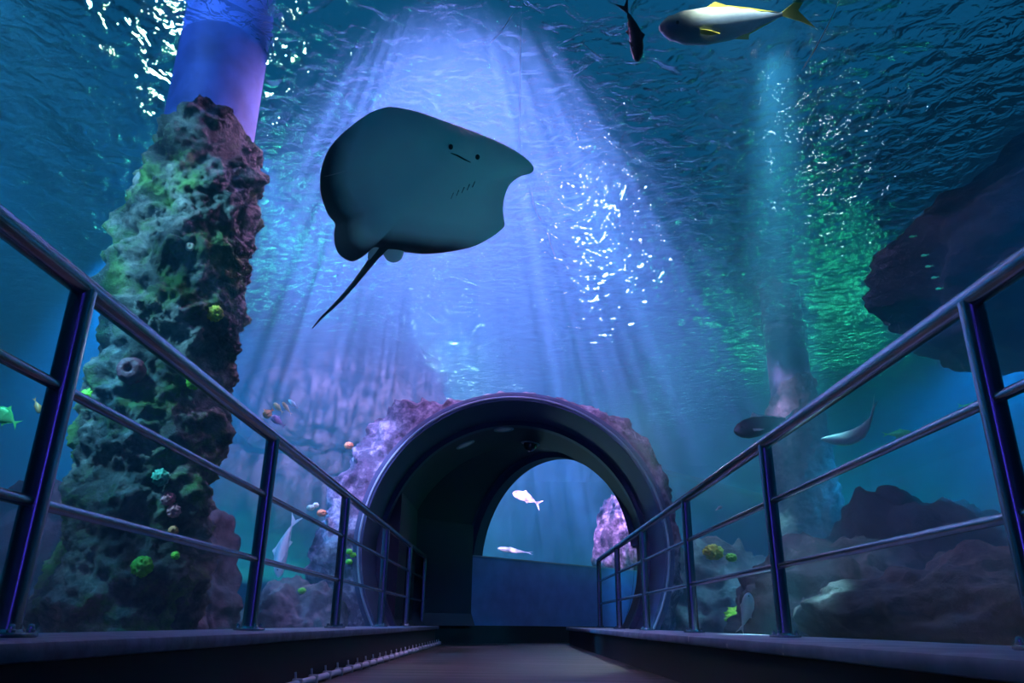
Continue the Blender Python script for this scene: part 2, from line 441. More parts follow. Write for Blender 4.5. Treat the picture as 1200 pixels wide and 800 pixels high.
# rock cladding round the outside of the portal
TAB = [(-30, 2.05), (-10, 2.0), (10, 1.99), (28, 2.10), (45, 2.17), (58, 2.03), (72, 1.925), (90, 1.88), (106, 1.885), (117, 2.0), (125, 2.24), (130, 2.44), (136, 2.34), (150, 2.36), (168, 2.34), (190, 2.44), (212, 2.55)]
bm = bmesh.new(); rows = []
na = 230
for j in range(46):
    t = j / 45
    row = []
    for k in range(na + 1):
        d = -30 + 242 * k / na; a = math.radians(d); ro = interp(TAB, d)
        ri = R + .085
        if t < .45:
            q = t / .45; q2 = math.sin(q * PI / 2)
            r = ri + (ro - ri) * q2; y = Y1 - .02 + .55 * q * q + .06 * q
        else:
            q = (t - .45) / .55; r = ro + .10 * math.sin(q * PI) + .05 * q; y = Y1 + .59 + 3.3 * q
        q3 = min(1, max(0, (.25 - math.cos(a)) / .8)); y = Y1 + .59 + (y - Y1 - .59) * (.26 + .74 * q3) if y > Y1 + .59 else y
        base = Vector((CX + r * math.cos(a), y, CZ + r * math.sin(a)))
        amp = min(1, t * 7) * (.045 + .13 * max(0, (ro - 1.95)))
        nn = fbm(base * 3.6 + Vector((3, 1, 7)), 6, 2.1, .68)
        r2 = max(ri + .0, r + nn * amp * 1.25)
        y += fbm(base * 3.1 + Vector((31, 5, 2)), 5) * amp * .8 * (1 if t > .03 else 0)
        row.append(bm.verts.new((CX + r2 * math.cos(a), y, CZ + r2 * math.sin(a))))
    rows.append(row)
grid_faces(bm, rows)
for v in bm.verts: v.co -= Vector((CX, 10, CZ))
pr = obj('portal_rock', bm, M_rock_purple, world=Matrix.Translation((CX, 10, CZ)))
tag(pr, 'purple lit coralline rock wrapped around the outside of the tunnel portal', 'rock')

# ------------------------------------------------------------------ tank
bm = bmesh.new(); rows = []
nx, ny = 120, 150
for j in range(ny + 1):
    y = Y0 - .5 + (25.5 - Y0) * j / ny; row = []
    for i in range(nx + 1):
        x = -12 + 24 * i / nx
        d = abs(x - CX)
        h = .12 + .42 * min(1, max(0, (d - 1.9) / 3.2)) ** 1.3 + .16 * fbm(Vector((x * .45, y * .45, 3)), 4)
        h = max(h, .0)
        s = (Vector((x, y, 0)) - BEND).dot(AX2); o = (Vector((x, y, 0)) - BEND).dot(NL2)
        if (d < 1.75 and y < 12.6) or (abs(o) < 1.95 and s > -1.2): h = -.35
        row.append(bm.verts.new((x, y, h)))
    rows.append(row)
grid_faces(bm, rows)
tag(obj('ground', bm, M_sand), 'sandy tank bed rising away from the tunnel', 'tank bed', kind='structure')
for nm, lo, hi, lab in (('wall_tank_left', (-12.2, Y0 - .5, -.4), (-12, 25, SURF + .6), 'hazy blue tank wall beyond the rock clad pillar'),
                        ('wall_tank_right', (12, Y0 - .5, -.4), (12.2, 25, SURF + .6), 'hazy blue tank wall beyond the hazy thin pillar'),
                        ('wall_tank_far', (-12.2, 25, -.4), (12.2, 25.2, SURF + .6), 'hazy blue tank wall far beyond the portal'),
                        ('wall_tank_near', (-12.2, Y0 - .7, -.4), (12.2, Y0 - .5, SURF + .6), 'tank wall behind the viewer')):
    bm = bmesh.new(); box(bm, lo, hi); tag(obj(nm, bm, M_tank, smooth=False), lab, 'wall', kind='structure')

# water: body (volume) with the tunnels cut out, and the rippled surface
def cyl_mesh(place, r, y0, y1, zlow):
    bm = bmesh.new()
    prof = arc_pts(r, A_LOW, PI - A_LOW, 64); prof = [(prof[0][0], zlow - CZ)] + prof + [(prof[-1][0], zlow - CZ)]
    rows = [[bm.verts.new(place(x, y, z)) for x, z in prof] for y in (y0, y1)]
    grid_faces(bm, rows, close=True)
    for r_ in rows: bm.faces.new(r_)
    return obj('cutter', bm, M_dark)
bm = bmesh.new(); box(bm, (-11.99, Y0 - .45, -.3), (11.99, 24.99, SURF - .004))
water = obj('water', bm, water_body_mat(), smooth=False)
cut = [cyl_mesh(P1, R + .06, Y0 - 2, 11.9, -2), cyl_mesh(P2, R + .065, -.7, 20, -2)]
for c in cut:
    md = water.modifiers.new('cut', 'BOOLEAN'); md.object = c; md.operation = 'DIFFERENCE'; md.solver = 'EXACT'
dg = bpy.context.evaluated_depsgraph_get()
me = bpy.data.meshes.new_from_object(water.evaluated_get(dg)); 
water.modifiers.clear(); water.data = me
for c in cut: bpy.data.objects.remove(c)
tag(water, 'hazy blue green water filling the tank around the tunnel', 'water', kind='stuff')
bm = bmesh.new(); rows = [[bm.verts.new((x, y, SURF)) for x in (-12, 12)] for y in (Y0 - .5, 25)]
grid_faces(bm, rows)
for f in bm.faces:
    if f.normal.z < 0: f.normal_flip()
ws = obj('water_surface', bm, water_surface_mat(), smooth=False)
tag(ws, 'rippled underside of the water surface above the tunnel', 'water surface', kind='stuff')

# ------------------------------------------------------------------ rock clad pillar
def pillar(name, px, py, r_shaft, z_clad, clad_tab, m_rock, label, seed, top=SURF + 1.2, shaft_m=M_shaft, amp=.09):
    root = empty(name, (px, py, 0))
    bm = bmesh.new(); lathe(bm, [(r_shaft, .0), (r_shaft, z_clad), (r_shaft, top)], 40)
    obj('shaft', bm, shaft_m, root)
    bm = bmesh.new(); rows = []
    nz, nk = 230, 170
    for j in range(nz + 1):
        row = []
        for k in range(nk):
            a = 2 * PI * k / nk
            zt = z_clad + .30 * math.sin(a + 2.6) + .12 * noise.noise(Vector((math.cos(a) * 2, math.sin(a) * 2, seed)))
            z = zt * j / nz
            r = interp(clad_tab, z / z_clad)
            p = Vector((r * math.cos(a), r * math.sin(a), z))
            q = p + Vector((seed * 3.1, seed, seed * 7))
            nn = fbm(q * 3.0, 6, 2.1, .68)
            rid = 1 - abs(noise.noise(q * 7.0)) * 2
            rr = r + amp * nn + amp * .35 * rid
            rr = max(rr, r_shaft + .015)
            if j == nz: rr = r_shaft * .98
            row.append(bm.verts.new((rr * math.cos(a), rr * math.sin(a), z)))
        rows.append(row)
    grid_faces(bm, rows, close=True)
    obj('rock_cladding', bm, m_rock, root)
    return tag(root, label, 'pillar', kind='thing')
PX, PY = -2.42, 5.0
pillar('rock_pillar', PX, PY, .34, EYE + 3.35, [(0, .42), (.3, .40), (.55, .42), (.8, .44), (.93, .42), (1, .36)], M_pillar_rock,
       'tall pillar with bare blue shaft above rough algae covered rock cladding', 2.0)
pillar('hazy_pillar', 4.75, 12.2, .34, EYE + 3.7, [(0, .62), (.4, .56), (.7, .52), (.9, .44), (1, .36)], M_rock,
       'distant slim encrusted pillar blurred by the water behind the railing', 5.0, amp=.06, shaft_m=M_shaft_dark)

def pillar_point(u, v):          # where a view line meets the pillar's rock
    d = ray(u, v); o = CAMP
    a = d.x ** 2 + d.y ** 2; b = 2 * ((o.x - PX) * d.x + (o.y - PY) * d.y); r = .43
    c = (o.x - PX) ** 2 + (o.y - PY) ** 2 - r * r
    D = b * b - 4 * a * c
    t = (-b - math.sqrt(D)) / (2 * a) if D > 0 else -b / (2 * a)
    p = o + d * t
    n = Vector((p.x - PX, p.y - PY, 0)).normalized()
    return p, n

def nodular(name, p, r, m, label, cat='coral', seed=1.0, squash=(1, 1, 1), lump=.35, freq=3.2, group=None, sub=4):
    bm = bmesh.new(); bmesh.ops.create_icosphere(bm, subdivisions=sub, radius=1.0)
    for v in bm.verts:
        n = v.co.normalized()
        d = noise.voronoi(n * freq + Vector((seed, seed * 2.3, seed * .7)))[0][0]
        v.co = n * (1 + lump * (.45 - d)) 
        v.co = Vector((v.co.x * squash[0], v.co.y * squash[1], v.co.z * squash[2])) * r
    return tag(obj(name, bm, m, world=Matrix.Translation(p)), label, cat, group)
def ring_sponge(name, p, n, r, m, label, cat, h=.6):
    q = n.to_track_quat('Z', 'Y').to_matrix().to_4x4()
    bm = bmesh.new(); lathe(bm, [(r * .7, -r * .4), (r * .95, 0), (r, r * h * .5), (r * .85, r * h), (r * .62, r * h * 1.12), (r * .38, r * h * 1.14), (r * .28, r * h * 1.0), (r * .22, r * h * .4)], 26)
    for v in bm.verts:
        v.co *= 1 + .10 * noise.noise(v.co * (2.2 / r))
    return tag(obj(name, bm, m, world=Matrix.Translation(p) @ q), label, cat)
p, n = pillar_point(222, 291); ring_sponge('tube_sponge', p + n * .02, n, .032, M_whi, 'small white ring shaped sponge high on the rock pillar', 'sponge')
p, n = pillar_point(158, 437); ring_sponge('barrel_sponge', p + n * .02, n, .085, M_pur, 'dark purple barrel sponge with round mouth on the rock pillar', 'sponge', .9)
for (u, v, r, m, lab, off) in ((133, 327, .042, M_yel, 'yellow green coral knob just above the handrail on the pillar edge', .03),
                               (247, 369, .055, M_yel, 'golden yellow coral cluster on the shaded edge of the rock pillar', .05),
                               (223, 450, .045, M_gre, 'green coral ball below the handrail on the shaded pillar edge', .05),
                               (106, 466, .05, M_gre, 'mossy green coral patch beside the purple barrel sponge', .02),
                               (165, 664, .058, M_gre, 'bright lime green coral cluster low on the rock pillar', .05),
                               (195, 585, .04, M_pnk, 'pale pink coral lump on the shaded side of the pillar', .03),
                               (200, 599, .04, M_pnk, 'rosy coral lump just below the pale pink one on the pillar', .04),
                               (200, 622, .03, M_ora, 'small orange coral bud below the rosy lump on the pillar', .03),
                               (201, 632, .022, M_gre, 'tiny green coral bud under the orange bud just above the lower rail', .03),
                               (202, 651, .025, M_gre, 'tiny green coral bud just under the lower rail on the pillar', .03),
                               (187, 560, .05, M_teal, 'bluish coral lump above the pink lumps on the pillar', .03)):
    p, n = pillar_point(u, v)
    nodular('coral', p + n * off, r, m, lab, seed=u * .37, freq=3.6, lump=.6)

# ------------------------------------------------------------------ rocks
def boulder(name, c, rad, m, label, seed, sub=6, amp=.28, freq=1.3, rot=0.0, cat='rock'):
    bm = bmesh.new(); bmesh.ops.create_icosphere(bm, subdivisions=sub, radius=1.0)
    Rz = Matrix.Rotation(rot, 3, 'Z')
    for v in bm.verts:
        n = v.co.normalized()
        d = fbm(n * freq + Vector((seed, seed * 1.7, -seed)), 7, 2.15, .55)
        rid = 1 - 2 * abs(noise.noise(n * freq * 2.3 + Vector((seed * 2, 0, seed))))
        q = n * (1 + amp * d + amp * .25 * rid)
        v.co = Rz @ Vector((q.x * rad[0], q.y * rad[1], q.z * rad[2]))
    return tag(obj(name, bm, m, world=Matrix.Translation(c)), label, cat)
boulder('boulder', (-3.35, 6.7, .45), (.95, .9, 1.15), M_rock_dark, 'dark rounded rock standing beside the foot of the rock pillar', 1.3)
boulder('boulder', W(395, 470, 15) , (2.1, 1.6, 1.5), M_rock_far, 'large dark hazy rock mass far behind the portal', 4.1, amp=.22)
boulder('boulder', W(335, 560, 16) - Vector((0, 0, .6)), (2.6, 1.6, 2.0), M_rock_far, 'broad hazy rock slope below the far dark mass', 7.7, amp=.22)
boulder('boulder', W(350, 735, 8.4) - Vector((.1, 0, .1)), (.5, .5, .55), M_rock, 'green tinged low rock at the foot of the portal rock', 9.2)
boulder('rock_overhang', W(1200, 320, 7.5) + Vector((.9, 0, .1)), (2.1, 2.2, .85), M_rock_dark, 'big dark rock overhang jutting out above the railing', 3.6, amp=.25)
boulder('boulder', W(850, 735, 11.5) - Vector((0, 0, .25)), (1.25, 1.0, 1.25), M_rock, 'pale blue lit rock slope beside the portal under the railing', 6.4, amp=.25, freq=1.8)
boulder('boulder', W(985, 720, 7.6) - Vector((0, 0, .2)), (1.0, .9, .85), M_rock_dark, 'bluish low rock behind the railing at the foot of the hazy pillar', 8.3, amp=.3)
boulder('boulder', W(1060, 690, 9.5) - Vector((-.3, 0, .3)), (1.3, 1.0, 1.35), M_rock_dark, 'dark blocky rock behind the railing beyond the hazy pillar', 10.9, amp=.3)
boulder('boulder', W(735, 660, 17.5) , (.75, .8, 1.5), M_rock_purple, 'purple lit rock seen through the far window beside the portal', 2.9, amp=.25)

boulder('boulder', W(1150, 715, 5.2) - Vector((0, 0, .3)), (1.0, 1.1, .62), M_rock_dark, 'low dark rock bed just behind the railing by the thick blue lit post', 14.2, amp=.3)
# corals near the portal
for (u, v, y, r, m, lab) in ((372, 696, 8.3, .055, M_yel, 'round yellow coral head on the low rock by the portal'),
                             (376, 730, 8.2, .055, M_yel, 'pale yellow green coral head just above the ledge by the portal'),
                             (364, 595, 9.0, .045, M_whi, 'pale cream coral bud on the shoulder of the portal rock'),
                             (370, 592, 9.1, .040, M_whi, 'second cream coral bud touching the first on the portal rock'),
                             (377, 601, 9.05, .055, M_ora, 'orange red coral lump beside the cream buds on the portal rock'),
                             (409, 646, 8.95, .04, M_gre, 'upper bright green coral bud of three on the portal rock'),
                             (414, 650, 8.98, .04, M_gre, 'outer bright green coral bud of three on the portal rock'),
                             (409, 658, 8.95, .04, M_gre, 'lowest bright green coral bud of three on the portal rock'),
                             (354, 692, 8.2, .04, M_gre, 'dull green coral bud beside the round yellow coral head'),
                             (409, 522, 9.45, .06, M_ora, 'orange coral knob high on the purple portal rock'),
                             (836, 647, 10.3, .13, M_yel, 'brownish yellow coral bush on the pale rock slope'),
                             (857, 653, 10.2, .07, M_gre, 'small lime coral on the pale rock slope'),
                             (888, 722, 8.8, .22, M_gre, 'wide bright green coral mat low behind the railing')):
    nodular('coral', W(u, v, y), r, m, lab, seed=u * .37, freq=3.4, lump=.55, squash=(1, 1, .75) if r < .2 else (1.6, .8, .55))

# ------------------------------------------------------------------ fish
def fish_mat(name, back, belly, rough=.35, lo=-.1, hi=.25):
    m, out = new_mat(name)
    b = N(m, 'ShaderNodeBsdfPrincipled', Roughness=rough); b.inputs['Metallic'].default_value = .15; L(m, b.outputs[0], out.inputs[0])
    tc = N(m, 'ShaderNodeTexCoord'); sx = N(m, 'ShaderNodeSeparateXYZ'); L(m, tc.outputs['Generated'], sx.inputs[0])
    r = ramp(m, [(.5 + lo, belly), (.5 + hi, back)]); L(m, sx.outputs[2], r.inputs[0])
    nz = N(m, 'ShaderNodeTexNoise', Scale=26.0, Detail=4.0); L(m, tc.outputs['Generated'], nz.inputs['Vector'])
    mx = N(m, 'ShaderNodeMix', data_type='RGBA', blend_type='MULTIPLY'); mx.inputs[0].default_value = .35
    L(m, r.outputs[0], mx.inputs[6]); L(m, nz.outputs[0], mx.inputs[7]); L(m, mx.outputs[2], b.inputs['Base Color'])
    return m
PROF = [(0, .16), (.025, .40), (.08, .66), (.20, .92), (.36, 1.0), (.52, .92), (.68, .66), (.82, .36), (.92, .16), (1, .11)]
SLIM = [(0, .05), (.04, .40), (.12, .75), (.25, .97), (.40, 1.0), (.58, .85), (.75, .55), (.88, .28), (1, .10)]
def fish(name, head, tail, up, hgt, wid, mats, label, bend=(0, 0), prof=PROF, eye=True, group=None, tailspan=1.0, dorsal=.35, seg=18, cat='fish', pect=.5, curl=1.0):
    head, tail, up = Vector(head), Vector(tail), Vector(up)
    X = (head - tail); Lh = X.length; X.normalize()
    Y = up.cross(X).normalized(); Z = X.cross(Y).normalized()
    Mx = Matrix((X, Y, Z)).transposed().to_4x4(); Mx.translation = (head + tail) / 2
    LB = Lh * .82; H = hgt / 2; Wd = wid / 2
    def axis(s):              # s 0 nose .. 1 peduncle, up to 1.22 tail tip
        k = 4 * s * (1 - s / 1.22) / 1.22 * .8
        return Vector((Lh / 2 - LB * s, bend[0] * k * Lh, bend[1] * k * Lh))
    bm = bmesh.new(); rows = []
    ns = 26
    for i in range(ns + 1):
        s = i / ns; h = interp(prof, s); w = interp(prof, s) * (1 - .35 * s)
        c = axis(s)
        row = []
        for k in range(seg):
            a = 2 * PI * k / seg
            row.append(bm.verts.new(c + Vector((0, math.cos(a) * w * Wd, math.sin(a) * h * H * (1.0 if math.sin(a) > 0 else 1.06)))))
        rows.append(row)
    grid_faces(bm, rows, close=True)
    bm.faces.new(rows[0]); bm.faces.new(rows[-1])
    def fin(pts, th, mi=1):   # a thin wedge, thick at its root
        n = len(pts); a = []; b = []
        for (p, k) in pts:
            a.append(bm.verts.new(Vector(p) + Vector((0, th * k, 0)))); b.append(bm.verts.new(Vector(p) - Vector((0, th * k, 0))))
        f1 = bm.faces.new(a); f2 = bm.faces.new(b[::-1])
        fs = [f1, f2]
        for i in range(n): fs.append(bm.faces.new((a[i], a[(i + 1) % n], b[(i + 1) % n], b[i])))
        for f in fs: f.material_index = mi
    e = axis(1.0); t = axis(1.22); dz = (t - axis(1.0))
    sp = tailspan * hgt * .62
    hh = interp(prof, 1) * H
    fin([(e + Vector((LB * .03, 0, hh)), 1), (e.lerp(t, .55) + Vector((0, 0, sp * .55)), .5), (t + Vector((-LB * .02, 0, sp)), .15), (e.lerp(t, .62) + Vector((0, 0, sp * .28)), .4), (e.lerp(t, .45), .6),
         (e.lerp(t, .62) - Vector((0, 0, sp * .28)), .4), (t - Vector((LB * .02, 0, sp)), .15), (e.lerp(t, .55) - Vector((0, 0, sp * .55)), .5), (e + Vector((LB * .03, 0, -hh)), 1)], Lh * .008)
    def topz(s): return axis(s) + Vector((0, 0, interp(prof, s) * H * .96))
    def botz(s): return axis(s) - Vector((0, 0, interp(prof, s) * H * 1.0))
    if dorsal:
        d = dorsal * hgt
        fin([(topz(.36), 1), (topz(.44) + Vector((0, 0, d * .75)), .3), (topz(.52) + Vector((0, 0, d * .3)), .4), (topz(.70) + Vector((0, 0, d * .2)), .4), (topz(.93) + Vector((0, 0, d * .08)), .4), (topz(.95), 1), (topz(.65), 1)], Lh * .006)
        fin([(botz(.56), 1), (botz(.66) - Vector((LB * .03, 0, d * .8)), .3), (botz(.70) - Vector((0, 0, d * .25)), .4), (botz(.93) - Vector((0, 0, d * .08)), .4), (botz(.95), 1)], Lh * .006)
    if pect:
        for sd in (1, -1):
            c = axis(.27) + Vector((0, sd * interp(prof, .27) * Wd * .93, -H * .25)); l = pect * hgt
            vs = [c + Vector((0, 0, .06 * l)), c + Vector((-.45 * l, sd * .35 * l, -.10 * l)), c + Vector((-.95 * l, sd * .55 * l, -.35 * l)), c + Vector((-.55 * l, sd * .30 * l, -.38 * l)), c + Vector((-.05 * l, 0, -.2 * l))]
            n_ = (vs[1] - vs[0]).cross(vs[4] - vs[0]).normalized() * Lh * .004
            a = [bm.verts.new(v + n_) for v in vs]; b = [bm.verts.new(v - n_) for v in vs]
            fs = [bm.faces.new(a), bm.faces.new(b[::-1])] + [bm.faces.new((a[i], a[(i + 1) % 5], b[(i + 1) % 5], b[i])) for i in range(5)]
            for f in fs: f.material_index = 1
    o = obj(name, bm, mats, world=Mx, auto=60)
    tag(o, label, cat, group)
    if eye:
        for sd in (1, -1):
            bm = bmesh.new(); bmesh.ops.create_uvsphere(bm, u_segments=12, v_segments=8, radius=hgt * .062)
            c = axis(.115) + Vector((0, sd * interp(prof, .115) * Wd * .82, H * .22))
            for v in bm.verts: v.co = Vector((v.co.x, v.co.y * .6, v.co.z)) + c
            obj('eye', bm, M_eye, o)
    return o
M_eye = simple('fish_eye', (.01, .01, .012), .15)
F_trev = fish_mat('trevally_skin', (.80, .82, .62), (.30, .38, .46), lo=.02, hi=.2); F_yfin = simple('yellow_fin', (.85, .75, .08), .5)
F_sil = fish_mat('silver_skin', (.70, .72, .74), (.85, .86, .86)); F_silf = simple('silver_fin', (.7, .72, .72), .5)
F_dark = fish_mat('dark_skin', (.02, .025, .05), (.05, .06, .10)); F_darkf = simple('dark_fin', (.02, .025, .05), .5)
F_gre = fish_mat('green_skin', (.10, .85, .25), (.25, .9, .35)); F_gref = simple('green_fin', (.12, .8, .2), .5)
F_ora = fish_mat('orange_skin', (.95, .45, .12), (.95, .6, .3)); F_oraf = simple('orange_fin', (.9, .45, .12), .5)
F_vio = fish_mat('violet_skin', (.40, .36, .72), (.5, .48, .8)); F_viof = simple('violet_fin', (.4, .36, .7), .5)
F_yel = fish_mat('yellow_skin', (.60, .62, .25), (.65, .68, .4)); F_yelf = simple('yellow_green_fin', (.55, .6, .2), .5)
F_cyan = fish_mat('pale_blue_skin', (.50, .80, .85), (.75, .9, .9)); F_cyanf = simple('pale_blue_fin', (.5, .78, .82), .5)
UP = (0, 0, 1)
def toward(p, k=.7):            # up vector of a fish above us that shows us flank and belly
    return UP
fish('trevally', W(773, 33, 4.35), W(952, 8, 4.45), (0.0, -.75, 1), .255, .19, [F_trev, F_yfin], 'big silver fish with yellow tail and fins just under the water surface', bend=(0, -.035), tailspan=.95, dorsal=.22)
fish('dark_fish', W(747, 72, 3.7), W(728, 0, 3.7), (.8, -.6, .2), .085, .07, [F_dark, F_darkf], 'slim dark fish seen end on below the surface by the big silver fish', bend=(.08, .05), prof=SLIM, eye=False)
fish('silver_fish', W(601, 577, 16.2), W(634, 592, 16.2), (.25, 0, 1), .19, .11, [F_sil, F_silf], 'pale fish swimming in the far window of the portal', bend=(0, .05))
fish('pale_fish', W(583, 642, 17), W(624, 648, 17.2), UP, .11, .09, [F_cyan, F_cyanf], 'blurred cyan fish just above the sill of the far window', prof=SLIM, dorsal=.15, tailspan=.5, eye=False)
fish('pale_fish', W(326, 677, 8.6), W(350, 603, 8.9), (-.9, -.3, .2), .14, .10, [F_cyan, F_cyanf], 'pale fish diving head down beside the portal rock behind the railing', bend=(0, .09), prof=SLIM)
fish('silver_fish', W(878, 694, 6.0), W(867, 742, 6.0), (-.9, -.2, .3), .10, .06, [F_sil, F_silf], 'white fish rising upright just behind the railing above the ledge', bend=(0, -.05), prof=SLIM, tailspan=.6, dorsal=.2)
fish('curled_fish', W(962, 515, 10.0), W(1026, 466, 10.0), (-.5, 0, 1), .20, .15, [F_cyan, F_cyanf], 'pale curved fish bending upward beside the hazy pillar', bend=(0, -.28), prof=SLIM, tailspan=.35, dorsal=0, eye=False, pect=0)
fish('dark_fish', W(860, 506, 9.6), W(935, 487, 9.8), UP, .26, .2, [F_dark, F_cyanf], 'dusky pale finned fish passing in front of the hazy pillar', prof=SLIM, tailspan=.7, eye=True)
fish('green_fish', W(1069, 507, 7.4), W(1034, 509, 7.4), UP, .075, .04, [F_gre, F_gref], 'green fish in mid span above the upper mid rail, farther from the blue lit post', prof=SLIM, tailspan=.6)
fish('green_fish', W(1151, 477, 6.4), W(1122, 475, 6.4), UP, .06, .035, [F_gre, F_gref], 'small green fish seen beside the thick blue lit post above the mid rail', prof=SLIM, tailspan=.6)
fish('green_fish', W(-6, 480, 4.6), W(22, 498, 4.6), UP, .10, .05, [F_gre, F_gref], 'bright green fish half cut off at the photo edge behind the railing', tailspan=.6)
fish('orange_fish', W(47, 484, 4.6), W(40, 466, 4.6), (1, 0, .2), .035, .025, [F_ora, F_oraf], 'tiny orange fish beside the blue lit post near the rock pillar', tailspan=.6, eye=False)
fish('orange_fish', W(309, 488, 8.0), W(321, 479, 8.0), UP, .10, .06, [F_ora, F_oraf], 'stubby orange fish just above the handrail before the portal', tailspan=.5, eye=False)
fish('violet_fish', W(318, 487, 8.1), W(334, 500, 8.1), UP, .08, .05, [F_vio, F_viof], 'violet fish just over the handrail directly below the stubby orange fish', tailspan=.6, eye=False)
fish('yellow_fish', W(321, 472, 8.5), W(332, 484, 8.5), UP, .055, .04, [F_yel, F_yelf], 'olive yellow fish nearest the stubby orange fish in the small shoal', tailspan=.7, eye=False, group='small shoal above the handrail')
fish('yellow_fish', W(331, 471, 8.5), W(342, 486, 8.6), UP, .05, .035, [F_yel, F_silf], 'greyish yellow fish in the middle of the small shoal', tailspan=.7, eye=False, group='small shoal above the handrail')
fish('yellow_fish', W(338, 468, 8.9), W(352, 481, 8.9), UP, .045, .03, [F_cyan, F_cyanf], 'faint bluish fish at the far end of the small shoal', tailspan=.6, eye=False, group='small shoal above the handrail')
fish('pale_fish', W(846, 593, 9.5), W(838, 598, 9.5), UP, .035, .03, [F_sil, F_silf], 'tiny bright fish above the pale rock slope behind the railing', tailspan=.6, eye=False)
for u, v, lab in ((1070, 277, 'topmost'), (1084, 299, 'second from the top'), (1089, 312, 'middle one'), (1096, 325, 'second from the bottom'), (1101, 338, 'lowest')):
    fish('green_fish', W(u - 5, v + 1, 5.3), W(u + 5, v - 1, 5.3), UP, .02, .014, [F_gre, F_gref], 'tiny green fish before the rock overhang, %s of five in a line' % lab, eye=False, group='five tiny fish in a line', seg=10)

# ------------------------------------------------------------------ stingray
def stingray():
    C = W(495, 215, 5.0)
    vd = (CAMP - C).normalized(); n = (vd * .78 + Vector((0, 0, -1)) * .22).normalized()   # belly side
    px = [(460, 126), (490, 131), (522, 142), (560, 156), (590, 169), (612, 182), (625, 195), (623, 203), (610, 207), (598, 216), (592, 230), (590, 245), (591, 258), (591, 268), (572, 282), (552, 291),
          (525, 296), (498, 298), (478, 296), (462, 294), (448, 293), (436, 291), (426, 300), (413, 306), (400, 300), (393, 289), (391, 274), (392, 263), (383, 252), (375, 228), (375, 205), (380, 185), (390, 168), (408, 151), (430, 135), (446, 128)]
    # closed smooth outline through the picked points
    pts = []
    m = len(px)
    for i in range(m):
        p0, p1, p2, p3 = [Vector(px[(i + k) % m]) for k in (-1, 0, 1, 2)]
        for s in range(5):
            t = s / 5
            pts.append(.5 * ((2 * p1) + (p2 - p0) * t + (2 * p0 - 5 * p1 + 4 * p2 - p3) * t * t + (3 * p1 - p0 - 3 * p2 + p3) * t ** 3))
    c = Vector((505, 215))
    X = Vector((1, 0, 0)); X = (X - n * X.dot(n)).normalized(); Yv = n.cross(X).normalized()
    root = empty('stingray', C)
    bm = bmesh.new()
    lay = bm.verts.layers.float_color.new('edge')
    nr = 26; T = .17; nP = len(pts)
    body = Vector((522, 222))
    def pos(q, side, t):
        p = on_plane(q.x, q.y, C, n)
        # thick spine from the head to the tail root, thin wings; wing tips flexed up
        ax0, ax1 = Vector((548, 160)), Vector((458, 292))
        d = ax1 - ax0; k = max(0, min(1, (q - ax0).dot(d) / d.length_squared)); dist = (q - (ax0 + d * k)).length
        th = T * math.exp(-(dist / 62.0) ** 2) * (1 - t ** 6) + .028 * (1 - t ** 4) ** .5
        flex = .0016 * max(0, dist - 50) ** 1.0 * .45
        wav = .02 * math.sin(q.y * .06 + q.x * .03) * min(1, dist / 80)
        if side > 0: return p + n * (th * .45) - n * (flex + wav)          # belly
        return p - n * (th * .95) - n * (flex + wav)                       # back
    def wgt(a):                       # the dark margin follows the trailing edge and one wing
        return .72 + .36 * max(0, math.cos(a - 2.35)) ** .7
    rim = None; sides = {}
    for side in (1, -1):
        rows = []
        for j in range(1, nr + 1):
            t = 1 - (1 - j / nr) ** 1.35
            if j == nr:
                if rim is None:
                    rim = []
                    for q in pts:
                        v = bm.verts.new((pos(q, 1, 1) + pos(q, -1, 1)) / 2); v[lay] = (wgt(math.atan2(q.y - c.y, q.x - c.x)), 0, 0, 1); rim.append(v)
                rows.append(rim); continue
            row = []
            for q in pts:
                qq = c.lerp(q, t); v = bm.verts.new(pos(qq, side, t))
                ang = math.atan2(q.y - c.y, q.x - c.x)
                v[lay] = (1.0 if side < 0 else t * wgt(ang), 0, 0, 1); row.append(v)
            rows.append(row)
        cv = bm.verts.new(pos(c, side, 0)); cv[lay] = (1.0 if side < 0 else 0, 0, 0, 1)
        for k in range(nP): bm.faces.new((cv, rows[0][k], rows[0][(k + 1) % nP]))
        grid_faces(bm, rows, close=True)
    # tail: long tapering whip out of the body
    tp = [(478, 258), (458, 281), (440, 300), (428, 316), (414, 334), (400, 350), (388, 362), (376, 373), (366, 385)]
    tr = [.05, .048, .034, .026, .021, .018, .014, .010, .004]
    tube(bm, [on_plane(u, v, C, n) - n * .01 for u, v in tp], tr, 12)
    # pelvic fins
    for (u, v, ang, l, w) in ((461, 295, 1.6, .088, .082), (440, 293, 2.1, .10, .045)):
        p = on_plane(u, v, C, n)
        r_ = bmesh.ops.create_icosphere(bm, subdivisions=3, radius=1.0)
        for vv in r_['verts']:
            a = Matrix.Rotation(-ang, 3, 'Z') @ Vector((vv.co.x * l, vv.co.y * w, 0))
            vv.co = p + X * a.x + Yv * (-a.y if Yv.z < 0 else a.y) + n * (vv.co.z * .014 + .005)
            vv[lay] = (.55, 0, 0, 1)
    for v in bm.verts: 
        if v[lay][3] == 0: v[lay] = (.9, 0, 0, 1)
        v.co -= C
    m, out = new_mat('stingray_skin')
    b = N(m, 'ShaderNodeBsdfPrincipled', Roughness=.45); L(m, b.outputs[0], out.inputs[0])
    at = N(m, 'ShaderNodeAttribute', attribute_name='edge'); sx = N(m, 'ShaderNodeSeparateColor'); L(m, at.outputs['Color'], sx.inputs[0])
    tc = N(m, 'ShaderNodeTexCoord'); nz = N(m, 'ShaderNodeTexNoise', Scale=3.0, Detail=4.0); L(m, tc.outputs['Object'], nz.inputs['Vector'])
